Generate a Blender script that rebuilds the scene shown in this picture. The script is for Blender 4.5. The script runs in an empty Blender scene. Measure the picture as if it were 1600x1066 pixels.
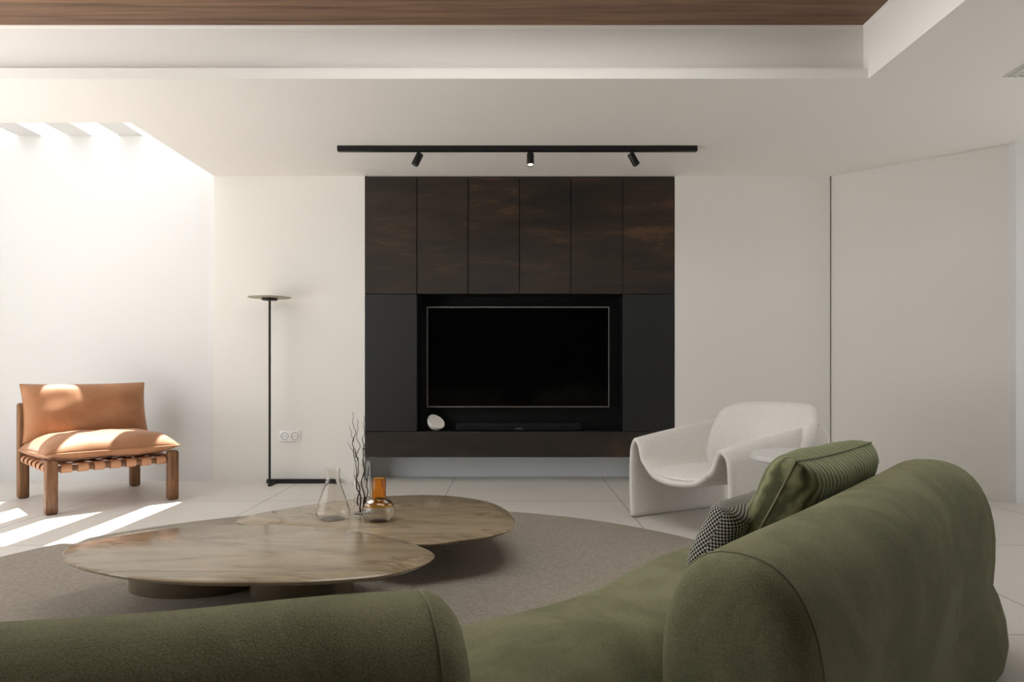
import bpy, bmesh, math, random
from mathutils import Vector, Matrix, Quaternion

random.seed(7)
S = bpy.context.scene
COL = S.collection

# ------------------------------------------------------------------ camera
F = 1110.0                      # focal length in pixels of the 1600 px frame
CAM_Z = 0.905
HOR = 573.0                     # horizon row
cam_d = bpy.data.cameras.new('camera')
cam = bpy.data.objects.new('camera', cam_d)
COL.objects.link(cam)
cam.location = (0, 0, CAM_Z)
cam.rotation_euler = (math.radians(90), 0, 0)
cam_d.sensor_width = 36.0
cam_d.lens = F / 1600 * 36.0
cam_d.shift_y = (HOR - 533) / 1600
cam_d.clip_start = 0.02
S.camera = cam

# ------------------------------------------------------------------ world, sun, exposure
S.view_settings.view_transform = 'Standard'
S.view_settings.look = 'None'
S.view_settings.gamma = 1
S.view_settings.use_curve_mapping = False
S.view_settings.exposure = 0.83
S.cycles.diffuse_bounces = 8
S.cycles.max_bounces = 16
S.cycles.transmission_bounces = 16

world = bpy.data.worlds.new('sky')
S.world = world
world.use_nodes = True
wn = world.node_tree.nodes
SKY, UPLIGHT = 1.75, 3.4            # hazy sky; lower half brightened to light the ceiling, no ground surface there
tc = wn.new('ShaderNodeTexCoord')
sp_ = wn.new('ShaderNodeSeparateXYZ')
rp = wn.new('ShaderNodeValToRGB')
mr = wn.new('ShaderNodeMapRange')
mr.inputs['From Min'].default_value = -1
mr.inputs['From Max'].default_value = 1
rp.color_ramp.elements[0].position = 0.46
rp.color_ramp.elements[0].color = (UPLIGHT, UPLIGHT * 0.985, UPLIGHT * 0.965, 1)
rp.color_ramp.elements[1].position = 0.52
rp.color_ramp.elements[1].color = (SKY, SKY, SKY * 0.995, 1)
wl = world.node_tree.links
wl.new(tc.outputs['Generated'], sp_.inputs[0])
wl.new(sp_.outputs[2], mr.inputs[0])
wl.new(mr.outputs[0], rp.inputs[0])
wl.new(rp.outputs[0], wn['Background'].inputs[0])
wn['Background'].inputs[1].default_value = 1.0

sun_d = bpy.data.lights.new('sun', 'SUN')
sun = bpy.data.objects.new('sun', sun_d)
COL.objects.link(sun)
sun.location = (-3, 7, 6)
SUN_DIR = Vector((0.052, -0.317, -1.0)).normalized()
sun.rotation_euler = SUN_DIR.to_track_quat('-Z', 'Y').to_euler()
sun_d.energy = 12.0
sun_d.color = (1.0, 0.98, 0.955)
sun_d.angle = math.radians(0.5)


def portal(name, loc, direction, sx, sy):
    d = bpy.data.lights.new(name, 'AREA')
    d.shape = 'RECTANGLE'
    d.size, d.size_y = sx, sy
    d.cycles.is_portal = True
    o = bpy.data.objects.new(name, d)
    COL.objects.link(o)
    o.location = loc
    o.rotation_euler = Vector(direction).to_track_quat('-Z', 'Y').to_euler()
    return o


# ------------------------------------------------------------------ materials
def mat(name, color=(0.5, 0.5, 0.5), rough=0.5, metal=0.0, spec=0.5, **kw):
    m = bpy.data.materials.new(name)
    m.use_nodes = True
    b = m.node_tree.nodes['Principled BSDF']
    b.inputs['Base Color'].default_value = (*color, 1)
    b.inputs['Roughness'].default_value = rough
    b.inputs['Metallic'].default_value = metal
    b.inputs['Specular IOR Level'].default_value = spec
    for k, v in kw.items():
        b.inputs[k].default_value = v
    return m


class NT:
    """small node helper on a material"""
    def __init__(self, m):
        self.t = m.node_tree
        self.n = m.node_tree.nodes
        self.b = self.n['Principled BSDF']

    def new(self, typ, **kw):
        n = self.n.new(typ)
        for k, v in kw.items():
            setattr(n, k, v)
        return n

    def link(self, a, b):
        self.t.links.new(a, b)

    def coord(self, scale=(1, 1, 1), rot=(0, 0, 0), loc=(0, 0, 0), out='Object'):
        c = self.new('ShaderNodeTexCoord')
        mp = self.new('ShaderNodeMapping')
        mp.inputs['Scale'].default_value = scale
        mp.inputs['Rotation'].default_value = rot
        mp.inputs['Location'].default_value = loc
        self.link(c.outputs[out], mp.inputs[0])
        return mp.outputs[0]

    def noise(self, vec, scale, detail=4, rough=0.5, dist=0.0):
        n = self.new('ShaderNodeTexNoise')
        n.inputs['Scale'].default_value = scale
        n.inputs['Detail'].default_value = detail
        n.inputs['Roughness'].default_value = rough
        n.inputs['Distortion'].default_value = dist
        self.link(vec, n.inputs['Vector'])
        return n.outputs['Fac']

    def ramp(self, fac, stops):
        r = self.new('ShaderNodeValToRGB')
        e = r.color_ramp.elements
        while len(e) < len(stops):
            e.new(0.5)
        for el, (p, c) in zip(e, stops):
            el.position = p
            el.color = (*c, 1)
        self.link(fac, r.inputs[0])
        return r.outputs[0]

    def mix(self, fac, a, b, blend='MIX'):
        m = self.new('ShaderNodeMix', data_type='RGBA', blend_type=blend)
        if isinstance(fac, (int, float)):
            m.inputs[0].default_value = fac
        else:
            self.link(fac, m.inputs[0])
        for v, i in ((a, 6), (b, 7)):
            if isinstance(v, tuple):
                m.inputs[i].default_value = (*v, 1)
            else:
                self.link(v, m.inputs[i])
        return m.outputs[2]

    def math(self, op, a, b=None, c=None):
        m = self.new('ShaderNodeMath', operation=op)
        for i, v in enumerate((a, b, c)):
            if v is None:
                continue
            if isinstance(v, (int, float)):
                m.inputs[i].default_value = v
            else:
                self.link(v, m.inputs[i])
        return m.outputs[0]

    def bump(self, h, strength=0.2, dist=0.01):
        b = self.new('ShaderNodeBump')
        b.inputs['Strength'].default_value = strength
        b.inputs['Distance'].default_value = dist
        self.link(h, b.inputs['Height'])
        self.link(b.outputs[0], self.b.inputs['Normal'])

    def color(self, c):
        self.link(c, self.b.inputs['Base Color'])

    def rough(self, c):
        self.link(c, self.b.inputs['Roughness'])


def plaster(name, color, grain=0.05):
    m = mat(name, color, 0.85, spec=0.25)
    t = NT(m)
    v = t.coord()
    n = t.noise(v, 260, 3, 0.6)
    lo = tuple(c * (1 - grain) for c in color)
    hi = tuple(min(1, c * (1 + grain)) for c in color)
    t.color(t.ramp(n, [(0.3, lo), (0.7, hi)]))
    t.bump(n, 0.12, 0.002)
    return m


M = {}
M['wall'] = plaster('wall_plaster', (0.745, 0.725, 0.685), 0.07)
M['white_wall'] = plaster('white_paint', (0.70, 0.70, 0.695), 0.01)
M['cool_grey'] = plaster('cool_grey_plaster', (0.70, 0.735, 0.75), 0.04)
M['ceiling'] = plaster('ceiling_paint', (0.82, 0.80, 0.765), 0.02)

# floor tiles 1.2 m with narrow joints
m = mat('floor_tile', rough=0.42, spec=0.4)
t = NT(m)
v = t.coord()
sep = t.new('ShaderNodeSeparateXYZ')
t.link(v, sep.inputs[0])
def joint(axis, off):
    u = t.math('DIVIDE', t.math('SUBTRACT', sep.outputs[axis], off), 1.2)
    fr = t.math('FRACT', t.math('ADD', u, 20.0))
    d = t.math('MINIMUM', fr, t.math('SUBTRACT', 1.0, fr))
    return t.math('LESS_THAN', d, 0.0024)
j = t.math('MAXIMUM', joint(0, -0.466), joint(1, 2.397))
n1 = t.noise(v, 2.2, 6, 0.6)
n2 = t.noise(v, 45, 3, 0.6)
base = t.mix(0.35, t.ramp(n1, [(0.3, (0.60, 0.57, 0.53)), (0.7, (0.655, 0.625, 0.585))]), t.ramp(n2, [(0.3, (0.57, 0.54, 0.50)), (0.7, (0.66, 0.63, 0.59))]))
t.color(t.mix(j, base, (0.22, 0.205, 0.185)))
t.rough(t.math('MULTIPLY_ADD', n2, 0.15, 0.36))
M['floor'] = m


def wood(name, dark, light, axis_scale, scale, rough=0.5, bump=0.1, dark_line=0.0):
    m = mat(name, light, rough, spec=0.3)
    t = NT(m)
    v = t.coord(scale=axis_scale)
    n = t.noise(v, scale, 8, 0.65, 0.6)
    n2 = t.noise(v, scale * 4.3, 4, 0.6, 0.2)
    f = t.math('ADD', t.math('MULTIPLY', n, 0.7), t.math('MULTIPLY', n2, 0.3))
    mid = tuple((a + b) / 2 for a, b in zip(dark, light))
    t.color(t.ramp(f, [(0.33, dark), (0.5, mid), (0.66, light)]))
    t.bump(f, bump, 0.004)
    return m


M['ceiling_wood'] = wood('ceiling_walnut', (0.07, 0.037, 0.021), (0.27, 0.158, 0.094), (0.35, 13, 13), 2.2, 0.5)
M['chair_wood'] = wood('chair_walnut', (0.06, 0.025, 0.011), (0.30, 0.15, 0.068), (7, 7, 1.0), 3.0, 0.4)

# oxidised metal-look doors
m = mat('oxide_panel', rough=0.42, spec=0.4)
t = NT(m)
v = t.coord(scale=(0.8, 1, 4.2), out='Object')
oi = t.new('ShaderNodeObjectInfo')
n = t.noise(v, 1.7, 9, 0.66, 0.5)
n2 = t.noise(v, 9, 8, 0.7, 0.3)
f = t.math('ADD', t.math('MULTIPLY', n, 0.72), t.math('MULTIPLY', n2, 0.28))
t.color(t.ramp(f, [(0.36, (0.010, 0.009, 0.008)), (0.48, (0.022, 0.0145, 0.0095)), (0.56, (0.034, 0.021, 0.0125)), (0.625, (0.085, 0.040, 0.020)), (0.70, (0.028, 0.018, 0.011))]))
t.rough(t.math('MULTIPLY_ADD', n2, 0.25, 0.35))
M['oxide'] = m
m = mat('oxide_base', rough=0.45, spec=0.35)
t = NT(m)
v = t.coord(scale=(0.7, 1, 2.0))
n = t.noise(v, 3, 8, 0.65, 0.6)
t.color(t.ramp(n, [(0.35, (0.015, 0.013, 0.011)), (0.55, (0.026, 0.020, 0.015)), (0.72, (0.065, 0.038, 0.024))]))
M['oxide_base'] = m
M['slate'] = mat('slate_panel', (0.013, 0.014, 0.0145), 0.42, spec=0.45)
M['black'] = mat('black_lining', (0.004, 0.004, 0.004), 0.5, spec=0.25)
M['black_metal'] = mat('black_metal', (0.006, 0.006, 0.006), 0.45, spec=0.35)
M['screen'] = mat('screen_glass', (0.001, 0.001, 0.001), 0.08, spec=0.18)
M['bezel'] = mat('grey_metal', (0.22, 0.215, 0.21), 0.4, 0.8)
M['grille_cloth'] = mat('speaker_cloth', (0.008, 0.008, 0.009), 0.8, spec=0.2)
M['logo'] = mat('logo_grey', (0.28, 0.28, 0.28), 0.5)
M['white_plastic'] = mat('white_plastic', (0.80, 0.79, 0.77), 0.35)
M['grey_plastic'] = mat('grey_plastic', (0.40, 0.40, 0.40), 0.5)
M['ceramic'] = mat('white_ceramic', (0.80, 0.78, 0.74), 0.5)
M['brass'] = mat('brushed_bronze_disc', (0.42, 0.37, 0.29), 0.45, 0.55)
M['bronze'] = mat('dark_bronze', (0.17, 0.132, 0.088), 0.42, 0.35)
M['lens'] = mat('lit_lens', (0.9, 0.88, 0.82), 0.4)
M['lens'].node_tree.nodes['Principled BSDF'].inputs['Emission Color'].default_value = (1, 0.95, 0.85, 1)
M['lens'].node_tree.nodes['Principled BSDF'].inputs['Emission Strength'].default_value = 0.4
M['off_lens'] = mat('dark_lens', (0.05, 0.05, 0.05), 0.3)
M['vent'] = mat('vent_paint', (0.55, 0.54, 0.50), 0.6)


def glass(name, color, ior=1.3):
    return mat(name, color, 0.0, spec=0.5, **{'Transmission Weight': 1.0, 'IOR': ior})


M['glass'] = glass('clear_glass', (0.97, 0.965, 0.95))
M['smoke_glass'] = glass('pale_smoked_glass', (0.955, 0.935, 0.91))
M['amber_glass'] = glass('amber_glass', (0.94, 0.56, 0.19))

m = bpy.data.materials.new('opal_fill_pane')
m.use_nodes = True
nt_ = m.node_tree
nt_.nodes.clear()
tr_ = nt_.nodes.new('ShaderNodeBsdfTranslucent')
tr_.inputs[0].default_value = (0.75, 0.75, 0.74, 1)
ou_ = nt_.nodes.new('ShaderNodeOutputMaterial')
nt_.links.new(tr_.outputs[0], ou_.inputs[0])
M['opal'] = m
# marble
m = mat('brown_marble', rough=0.15, spec=0.33)
t = NT(m)
v = t.coord(scale=(0.55, 2.4, 1), rot=(0, 0, math.radians(-12)))
n = t.noise(v, 1.7, 10, 0.62, 1.4)
n2 = t.noise(v, 6.0, 8, 0.65, 1.0)
f = t.math('ADD', t.math('MULTIPLY', n, 0.65), t.math('MULTIPLY', n2, 0.35))
c = t.ramp(f, [(0.33, (0.14, 0.105, 0.064)), (0.45, (0.265, 0.208, 0.136)), (0.55, (0.33, 0.263, 0.178)), (0.64, (0.245, 0.19, 0.12)), (0.74, (0.38, 0.312, 0.226))])
ve = t.noise(t.coord(scale=(0.5, 2.2, 1), rot=(0, 0, math.radians(-12)), loc=(3, 1, 0)), 1.5, 9, 0.6, 1.6)
vein = t.ramp(ve, [(0.470, (0, 0, 0)), (0.492, (1, 1, 1)), (0.515, (0, 0, 0))])
t.color(t.mix(t.math('MULTIPLY', vein, 0.65), c, (0.13, 0.078, 0.038)))
M['marble'] = m

# rug
m = mat('rug_pile', rough=0.95, spec=0.1)
t = NT(m)
v = t.coord()
n = t.noise(v, 62, 6, 0.85)
n2 = t.noise(v, 3.0, 4, 0.6)
c = t.mix(0.25, t.ramp(n, [(0.32, (0.30, 0.250, 0.190)), (0.68, (0.74, 0.65, 0.53))]), t.ramp(n2, [(0.3, (0.45, 0.388, 0.31)), (0.7, (0.53, 0.46, 0.375))]))
t.color(c)
t.bump(n, 1.0, 0.02)
t.b.inputs['Sheen Weight'].default_value = 0.2
M['rug'] = m


def velvet(name, lo, hi, sheen=(0.5, 0.52, 0.38), sw=0.4, nap=4.0):
    m = mat(name, hi, 0.9, spec=0.12, **{'Sheen Weight': sw, 'Sheen Roughness': 0.35, 'Sheen Tint': (*sheen, 1)})
    t = NT(m)
    v = t.coord()
    n = t.noise(v, nap, 6, 0.62, 0.9)
    g = t.noise(v, 330, 3, 0.7)
    c = t.ramp(n, [(0.38, lo), (0.5, tuple((a + b) / 2 for a, b in zip(lo, hi))), (0.58, hi)])
    c = t.mix(0.45, c, t.ramp(g, [(0.3, tuple(x * 0.55 for x in lo)), (0.7, tuple(x * 1.35 for x in hi))]))
    t.color(c)
    t.bump(g, 0.8, 0.005)
    return m


M['velvet'] = velvet('olive_velvet', (0.142, 0.139, 0.074), (0.272, 0.265, 0.156))
M['piping'] = mat('olive_piping', (0.22, 0.215, 0.135), 0.8, spec=0.2)

m = mat('ribbed_green_velvet', rough=0.85, spec=0.15, **{'Sheen Weight': 0.5, 'Sheen Tint': (0.5, 0.6, 0.38, 1)})
t = NT(m)
v = t.coord()
w = t.new('ShaderNodeTexWave', wave_type='BANDS', bands_direction='X', wave_profile='SIN')
w.inputs['Scale'].default_value = 13
w.inputs['Distortion'].default_value = 4.0
w.inputs['Detail'].default_value = 2.5
w.inputs['Detail Scale'].default_value = 1.4
t.link(v, w.inputs['Vector'])
g = t.noise(v, 400, 2, 0.6)
c = t.ramp(w.outputs['Fac'], [(0.05, (0.060, 0.060, 0.030)), (0.5, (0.165, 0.164, 0.086)), (0.95, (0.27, 0.268, 0.150))])
t.color(t.mix(0.2, c, t.ramp(g, [(0.3, (0.05, 0.052, 0.025)), (0.7, (0.2, 0.205, 0.11))])))
t.bump(w.outputs['Fac'], 0.35, 0.004)
M['ribbed'] = m

m = mat('houndstooth_weave', rough=0.9, spec=0.1)
t = NT(m)
v = t.coord(rot=(0, 0, math.radians(20)), out='UV')
ck = t.new('ShaderNodeTexChecker')
ck.inputs['Scale'].default_value = 150
ck.inputs['Color1'].default_value = (0.42, 0.40, 0.36, 1)
ck.inputs['Color2'].default_value = (0.012, 0.011, 0.010, 1)
t.link(v, ck.inputs['Vector'])
t.color(ck.outputs['Color'])
t.bump(ck.outputs['Fac'], 0.4, 0.004)
M['houndstooth'] = m

m = mat('boucle_white', rough=0.95, spec=0.1, **{'Sheen Weight': 0.25})
t = NT(m)
v = t.coord()
n = t.noise(v, 120, 4, 0.7)
t.color(t.ramp(n, [(0.3, (0.64, 0.61, 0.575)), (0.7, (0.77, 0.745, 0.71))]))
t.bump(n, 0.3, 0.004)
M['boucle'] = m
M['table_white'] = mat('white_lacquer', (0.52, 0.505, 0.49), 0.4)

m = mat('tan_leather', rough=0.6, spec=0.3, **{'Sheen Weight': 0.15})
t = NT(m)
v = t.coord()
n = t.noise(v, 5, 6, 0.6, 0.5)
g = t.noise(v, 160, 3, 0.6)
t.color(t.ramp(n, [(0.3, (0.31, 0.135, 0.058)), (0.7, (0.43, 0.205, 0.098))]))
t.bump(g, 0.15, 0.002)
M['leather'] = m
M['strap'] = mat('saddle_leather_strap', (0.48, 0.235, 0.12), 0.5)
M['twig'] = mat('twig_bark', (0.018, 0.014, 0.011), 0.8)


# ------------------------------------------------------------------ mesh helpers
def new_bm():
    return bmesh.new()


def add_box(bm, x0, x1, y0, y1, z0, z1, bevel=0.0, seg=2):
    r = bmesh.ops.create_cube(bm, size=1)
    vs = r['verts']
    for v in vs:
        v.co = Vector(((x0 + x1) / 2 + v.co.x * (x1 - x0), (y0 + y1) / 2 + v.co.y * (y1 - y0), (z0 + z1) / 2 + v.co.z * (z1 - z0)))
    if bevel > 0:
        es = list({e for v in vs for e in v.link_edges})
        bmesh.ops.bevel(bm, geom=es, offset=bevel, segments=seg, profile=0.5, affect='EDGES')
    return bm


def add_obox(bm, a, b, width, z0, z1, bevel=0.0):
    """box along the floor segment a-b, width to the left and right"""
    a, b = Vector(a), Vector(b)
    L = (b - a).length
    ang = math.atan2(b.y - a.y, b.x - a.x)
    t = new_bm()
    add_box(t, 0, L, -width / 2, width / 2, z0, z1, bevel)
    t.transform(Matrix.Translation((a.x, a.y, 0)) @ Matrix.Rotation(ang, 4, 'Z'))
    me = bpy.data.meshes.new('tmp')
    t.to_mesh(me)
    t.free()
    bm.from_mesh(me)
    bpy.data.meshes.remove(me)
    return bm


def add_lathe(bm, prof, seg=48, center=(0, 0), close=False):
    rings = []
    for r, z in prof:
        if r < 1e-6:
            rings.append([bm.verts.new((center[0], center[1], z))])
        else:
            rings.append([bm.verts.new((center[0] + r * math.cos(2 * math.pi * k / seg), center[1] + r * math.sin(2 * math.pi * k / seg), z)) for k in range(seg)])
    pairs = list(zip(rings, rings[1:]))
    if close:
        pairs.append((rings[-1], rings[0]))
    for a, b in pairs:
        if len(a) == 1 and len(b) == 1:
            continue
        for k in range(seg):
            k2 = (k + 1) % seg
            if len(a) == 1:
                bm.faces.new((a[0], b[k2], b[k]))
            elif len(b) == 1:
                bm.faces.new((a[k], a[k2], b[0]))
            else:
                bm.faces.new((a[k], a[k2], b[k2], b[k]))
    return bm


def frames(pts, closed=False):
    n = len(pts)
    out = []
    up = Vector((0, 0, 1))
    prev = None
    for i in range(n):
        a = pts[(i - 1) % n] if (closed or i > 0) else pts[i]
        b = pts[(i + 1) % n] if (closed or i < n - 1) else pts[i]
        tn = (b - a).normalized()
        if prev is None:
            ref = up if abs(tn.z) < 0.9 else Vector((1, 0, 0))
            nn = (ref - tn * ref.dot(tn)).normalized()
        else:
            nn = (prev - tn * prev.dot(tn)).normalized()
        prev = nn
        out.append((tn, nn, tn.cross(nn)))
    return out


def add_tube(bm, pts, rad, seg=10, closed=False):
    pts = [Vector(p) for p in pts]
    fr = frames(pts, closed)
    rings = []
    for i, (p, (tn, nn, bb)) in enumerate(zip(pts, fr)):
        r = rad[i] if isinstance(rad, (list, tuple)) else rad
        rings.append([bm.verts.new(p + (nn * math.cos(2 * math.pi * k / seg) + bb * math.sin(2 * math.pi * k / seg)) * r) for k in range(seg)])
    m_ = len(rings)
    for i in range(m_ if closed else m_ - 1):
        a, b = rings[i], rings[(i + 1) % m_]
        for k in range(seg):
            bm.faces.new((a[k], a[(k + 1) % seg], b[(k + 1) % seg], b[k]))
    if not closed:
        bm.faces.new(rings[0][::-1])
        bm.faces.new(rings[-1])
    return bm


def catmull(pts, n=8, closed=False):
    pts = [Vector(p) for p in pts]
    N = len(pts)
    out = []
    rng = range(N if closed else N - 1)
    for i in rng:
        if closed:
            p0, p1, p2, p3 = pts[(i - 1) % N], pts[i], pts[(i + 1) % N], pts[(i + 2) % N]
        else:
            p1, p2 = pts[i], pts[i + 1]
            p0 = pts[i - 1] if i > 0 else p1 * 2 - p2
            p3 = pts[i + 2] if i + 2 < N else p2 * 2 - p1
        for k in range(n):
            t_ = k / n
            out.append(0.5 * ((2 * p1) + (p2 - p0) * t_ + (2 * p0 - 5 * p1 + 4 * p2 - p3) * t_ ** 2 + (3 * p1 - p0 - 3 * p2 + p3) * t_ ** 3))
    if not closed:
        out.append(pts[-1])
    return out


def obj(name, bm, material, parent=None, smooth=True, angle=None):
    bmesh.ops.recalc_face_normals(bm, faces=bm.faces)
    me = bpy.data.meshes.new(name)
    bm.to_mesh(me)
    bm.free()
    me.materials.append(material)
    if smooth:
        for p in me.polygons:
            p.use_smooth = True
        if angle is not None:
            me.set_sharp_from_angle(angle=math.radians(angle))
    o = bpy.data.objects.new(name, me)
    COL.objects.link(o)
    if parent is not None:
        o.parent = parent
    return o


def tag(o, label, cat, group=None):
    o['label'] = label
    o['category'] = cat
    if group:
        o['group'] = group
    return o


def thing(name, label, cat, loc=(0, 0, 0), rotz=0.0, group=None):
    o = bpy.data.objects.new(name, None)
    COL.objects.link(o)
    o.empty_display_size = 0.1
    o.location = loc
    o.rotation_euler = (0, 0, rotz)
    return tag(o, label, cat, group)


def struct(name, bm, m_, **kw):
    o = obj(name, bm, m_, smooth=False, **kw)
    o['kind'] = 'structure'
    return o


def plane_pt(px, py, z):
    """point of the horizontal plane z that the frame shows at (px, py)"""
    d = F * (CAM_Z - z) / (py - HOR)
    return Vector(((px - 800) / F * d, d, z))


# ------------------------------------------------------------------ the room
CZ = 2.395                       # soffit height
BY = 5.55                        # front of the back wall
TOP = 2.75
XL, XR, YB = -4.8, 4.8, -1.7

bm = new_bm(); add_box(bm, XL - 0.2, XR + 0.2, YB - 0.2, 6.1, -0.12, 0.0)
struct('floor', bm, M['floor'])

bm = new_bm()
add_box(bm, -2.33, -1.15, BY, 6.0, 0, CZ)
add_box(bm, 1.272, 2.485, BY, 6.0, 0, CZ)
struct('wall_back', bm, M['wall'])
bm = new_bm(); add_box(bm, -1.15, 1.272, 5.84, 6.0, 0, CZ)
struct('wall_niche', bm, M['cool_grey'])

bm = new_bm(); add_box(bm, XL, -2.33, 5.60, 5.78, 0, 2.725)
struct('wall_back_left', bm, M['white_wall'])
bm = new_bm(); add_box(bm, XL, -2.335, 5.597, 5.60, 0.0, 0.063)
struct('baseboard_left', bm, M['white_wall'])

# angled wall on the right, starting after a narrow shadow gap
bm = new_bm()
A, B = Vector((2.496, 5.562, 0)), Vector((3.40, 4.705, 0))
nrm = Vector((-(B - A).y, (B - A).x, 0)).normalized()
add_obox(bm, A + nrm * 0.06, B + nrm * 0.06, 0.12, 0, CZ)
struct('wall_right', bm, M['wall'])
bm = new_bm()
add_obox(bm, A - nrm * 0.002, B - nrm * 0.002, 0.004, 0, 0.05)
struct('baseboard_right', bm, M['wall'])
bm = new_bm(); add_box(bm, 3.335, XR, 4.70, 4.9, 0, CZ)
struct('wall_right_return', bm, M['white_wall'])
bm = new_bm(); add_box(bm, 3.335, XR, 4.697, 4.70, 0, 0.05)
struct('baseboard_return', bm, M['white_wall'])
bm = new_bm(); add_box(bm, 2.485, 2.80, 5.645, 6.0, 0, CZ)
struct('wall_corner', bm, M['wall'])  # hidden filler behind the gap, added to stop a light leak

# side walls out of frame, with their tall window openings
bm = new_bm()
XW = -3.45
add_box(bm, XW - 0.15, XW, YB, 0.55, 0, TOP)
add_box(bm, XW - 0.15, XW, 0.55, 3.675, 2.69, TOP)
add_box(bm, XL - 0.15, XW - 0.15, 3.675, 3.70, 2.38, TOP)
add_box(bm, XL - 0.15, XL, 3.55, 5.78, 0, TOP)
struct('wall_left', bm, M['white_wall'])
bm = new_bm()
add_box(bm, XR, XR + 0.15, YB, 2.5, 0, TOP)
add_box(bm, XR, XR + 0.15, 3.6, 4.9, 0, TOP)
add_box(bm, XR, XR + 0.15, 2.5, 3.6, 1.9, TOP)
struct('wall_far_right', bm, M['white_wall'])
bm = new_bm()
add_box(bm, XL - 0.15, XR + 0.15, YB - 0.15, YB, 0, TOP)
struct('wall_front', bm, M['slate'])  # unseen wall, set close and dark to cut bounce onto the sofa backs

# ceiling soffit with the raised tray and the skylight left open
CX, CY0, CY1, CY2 = 1.843, -0.9, 3.675, 3.726
bm = new_bm()
add_box(bm, XL, CX, CY1, 4.34, CZ, CZ + 0.055)
add_box(bm, XL, CX, CY2, 4.34, CZ + 0.055, TOP)
add_box(bm, CX, XR, YB, 4.34, CZ, TOP)
add_box(bm, -2.33, XR, 4.34, 6.0, CZ, TOP)
add_box(bm, XL, CX, YB, CY0, CZ, TOP)
struct('ceiling', bm, M['ceiling'])
# tray opening for an added, unseen opal pane that lights sofa and rug
OX0, OX1, OY0, OY1 = -1.0, 1.1, 2.0, 3.1
bm = new_bm()
add_box(bm, XW - 0.15, OX0, CY0 - 0.02, CY2 + 0.02, 2.695, 2.74)
add_box(bm, OX1, CX + 0.02, CY0 - 0.02, CY2 + 0.02, 2.695, 2.74)
add_box(bm, OX0, OX1, CY0 - 0.02, OY0, 2.695, 2.74)
add_box(bm, OX0, OX1, OY1, CY2 + 0.02, 2.695, 2.74)
struct('ceiling_inset', bm, M['ceiling_wood'])
bm = new_bm()
add_box(bm, XW - 0.15, CX, CY2 - 0.004, CY2, 2.685, 2.695)
add_box(bm, CX - 0.004, CX, CY0, CY2, 2.685, 2.695)
struct('trim_1', bm, M['ceiling'])

bm = new_bm(); add_box(bm, OX0, OX1, OY0, OY1, 2.725, 2.731)
struct('added_rooflight', bm, M['opal'])  # added pane, out of view, brings extra daylight down on the seat

# rafters across the skylight
for k, x in enumerate((-2.700, -3.100, -3.500, -3.900, -4.300, -4.70)):
    bm = new_bm(); add_box(bm, x, x + 0.193, 4.34, 5.78, 2.726, 2.90)
    struct('ceiling_beam' if k == 0 else 'ceiling_beam.%03d' % k, bm, M['white_wall'])

portal('window_portal_left', (XW - 0.16, 2.05, 1.35), (1, 0, 0), 3.0, 2.68)
portal('side_bay_portal', ((XL + XW) / 2, 3.5, 1.19), (0, 1, 0), 1.3, 2.38)
portal('window_portal_right', (XR + 0.16, 3.05, 0.95), (-1, 0, 0), 1.1, 1.9)
portal('skylight_portal', (-3.56, 5.0, 2.91), (0, 0, -1), 2.5, 1.3)

# ceiling air vent
vt = thing('air_vent', 'slim white linear air vent set in the ceiling at right', 'vent', (2.62, 3.36, CZ))
bm = new_bm()
for x0, x1, y0, y1 in ((-0.10, -0.085, -0.29, 0.29), (0.085, 0.10, -0.29, 0.29), (-0.085, 0.085, -0.29, -0.275), (-0.085, 0.085, 0.275, 0.29)):
    add_box(bm, x0, x1, y0, y1, -0.004, 0.001)
obj('frame', bm, M['vent'], vt, smooth=False)
for k in range(5):
    bm = new_bm()
    x = -0.066 + k * 0.033
    add_box(bm, x - 0.008, x + 0.008, -0.275, 0.275, -0.003, 0.0005)
    obj('slat', bm, M['vent'], vt, smooth=False)

# ------------------------------------------------------------------ media cabinet
cab = thing('media_cabinet', 'dark brown rust-toned media wall cabinet built around the television niche', 'cabinet', (0.06, BY, 0.195))
def cb(bm, x0, x1, y0, y1, z0, z1, bv=0.0):
    add_box(bm, x0 - 0.06, x1 - 0.06, y0 - BY, y1 - BY, z0 - 0.195, z1 - 0.195, bv, 1)
fy0, fy1 = BY - 0.002, BY + 0.018
bm = new_bm()
cb(bm, -1.147, 1.269, 5.80, 5.825, 0.197, 2.388)
cb(bm, -1.147, -0.742, fy1 + 0.003, 5.80, 0.40, 1.468)
cb(bm, 0.867, 1.269, fy1 + 0.003, 5.80, 0.40, 1.468)
cb(bm, -1.147, 1.269, fy1 + 0.003, 5.80, 1.474, 2.388)
cb(bm, -1.147, 1.269, fy1 + 0.003, 5.80, 0.197, 0.3965)
obj('carcass', bm, M['black'], cab, smooth=False)
edges = [-1.1475, -0.7425, -0.3425, 0.0575, 0.46, 0.865, 1.2695]
for a, b in zip(edges, edges[1:]):
    bm = new_bm(); cb(bm, a + 0.003, b - 0.003, fy0, fy1, 1.4745, 2.386, 0.0015)
    obj('door', bm, M['oxide'], cab, smooth=False)
for a, b in ((-1.1455, -0.744), (0.867, 1.2675)):
    bm = new_bm(); cb(bm, a, b, fy0, fy1, 0.400, 1.4705, 0.0015)
    o = obj('side_panel', bm, M['slate'], cab, smooth=False)
    o['label'] = 'charcoal grey side panel'
bm = new_bm(); cb(bm, -1.1455, 1.2675, fy0, fy1, 0.197, 0.3965, 0.0015)
obj('drawer_front', bm, M['oxide_base'], cab, smooth=False)

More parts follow.
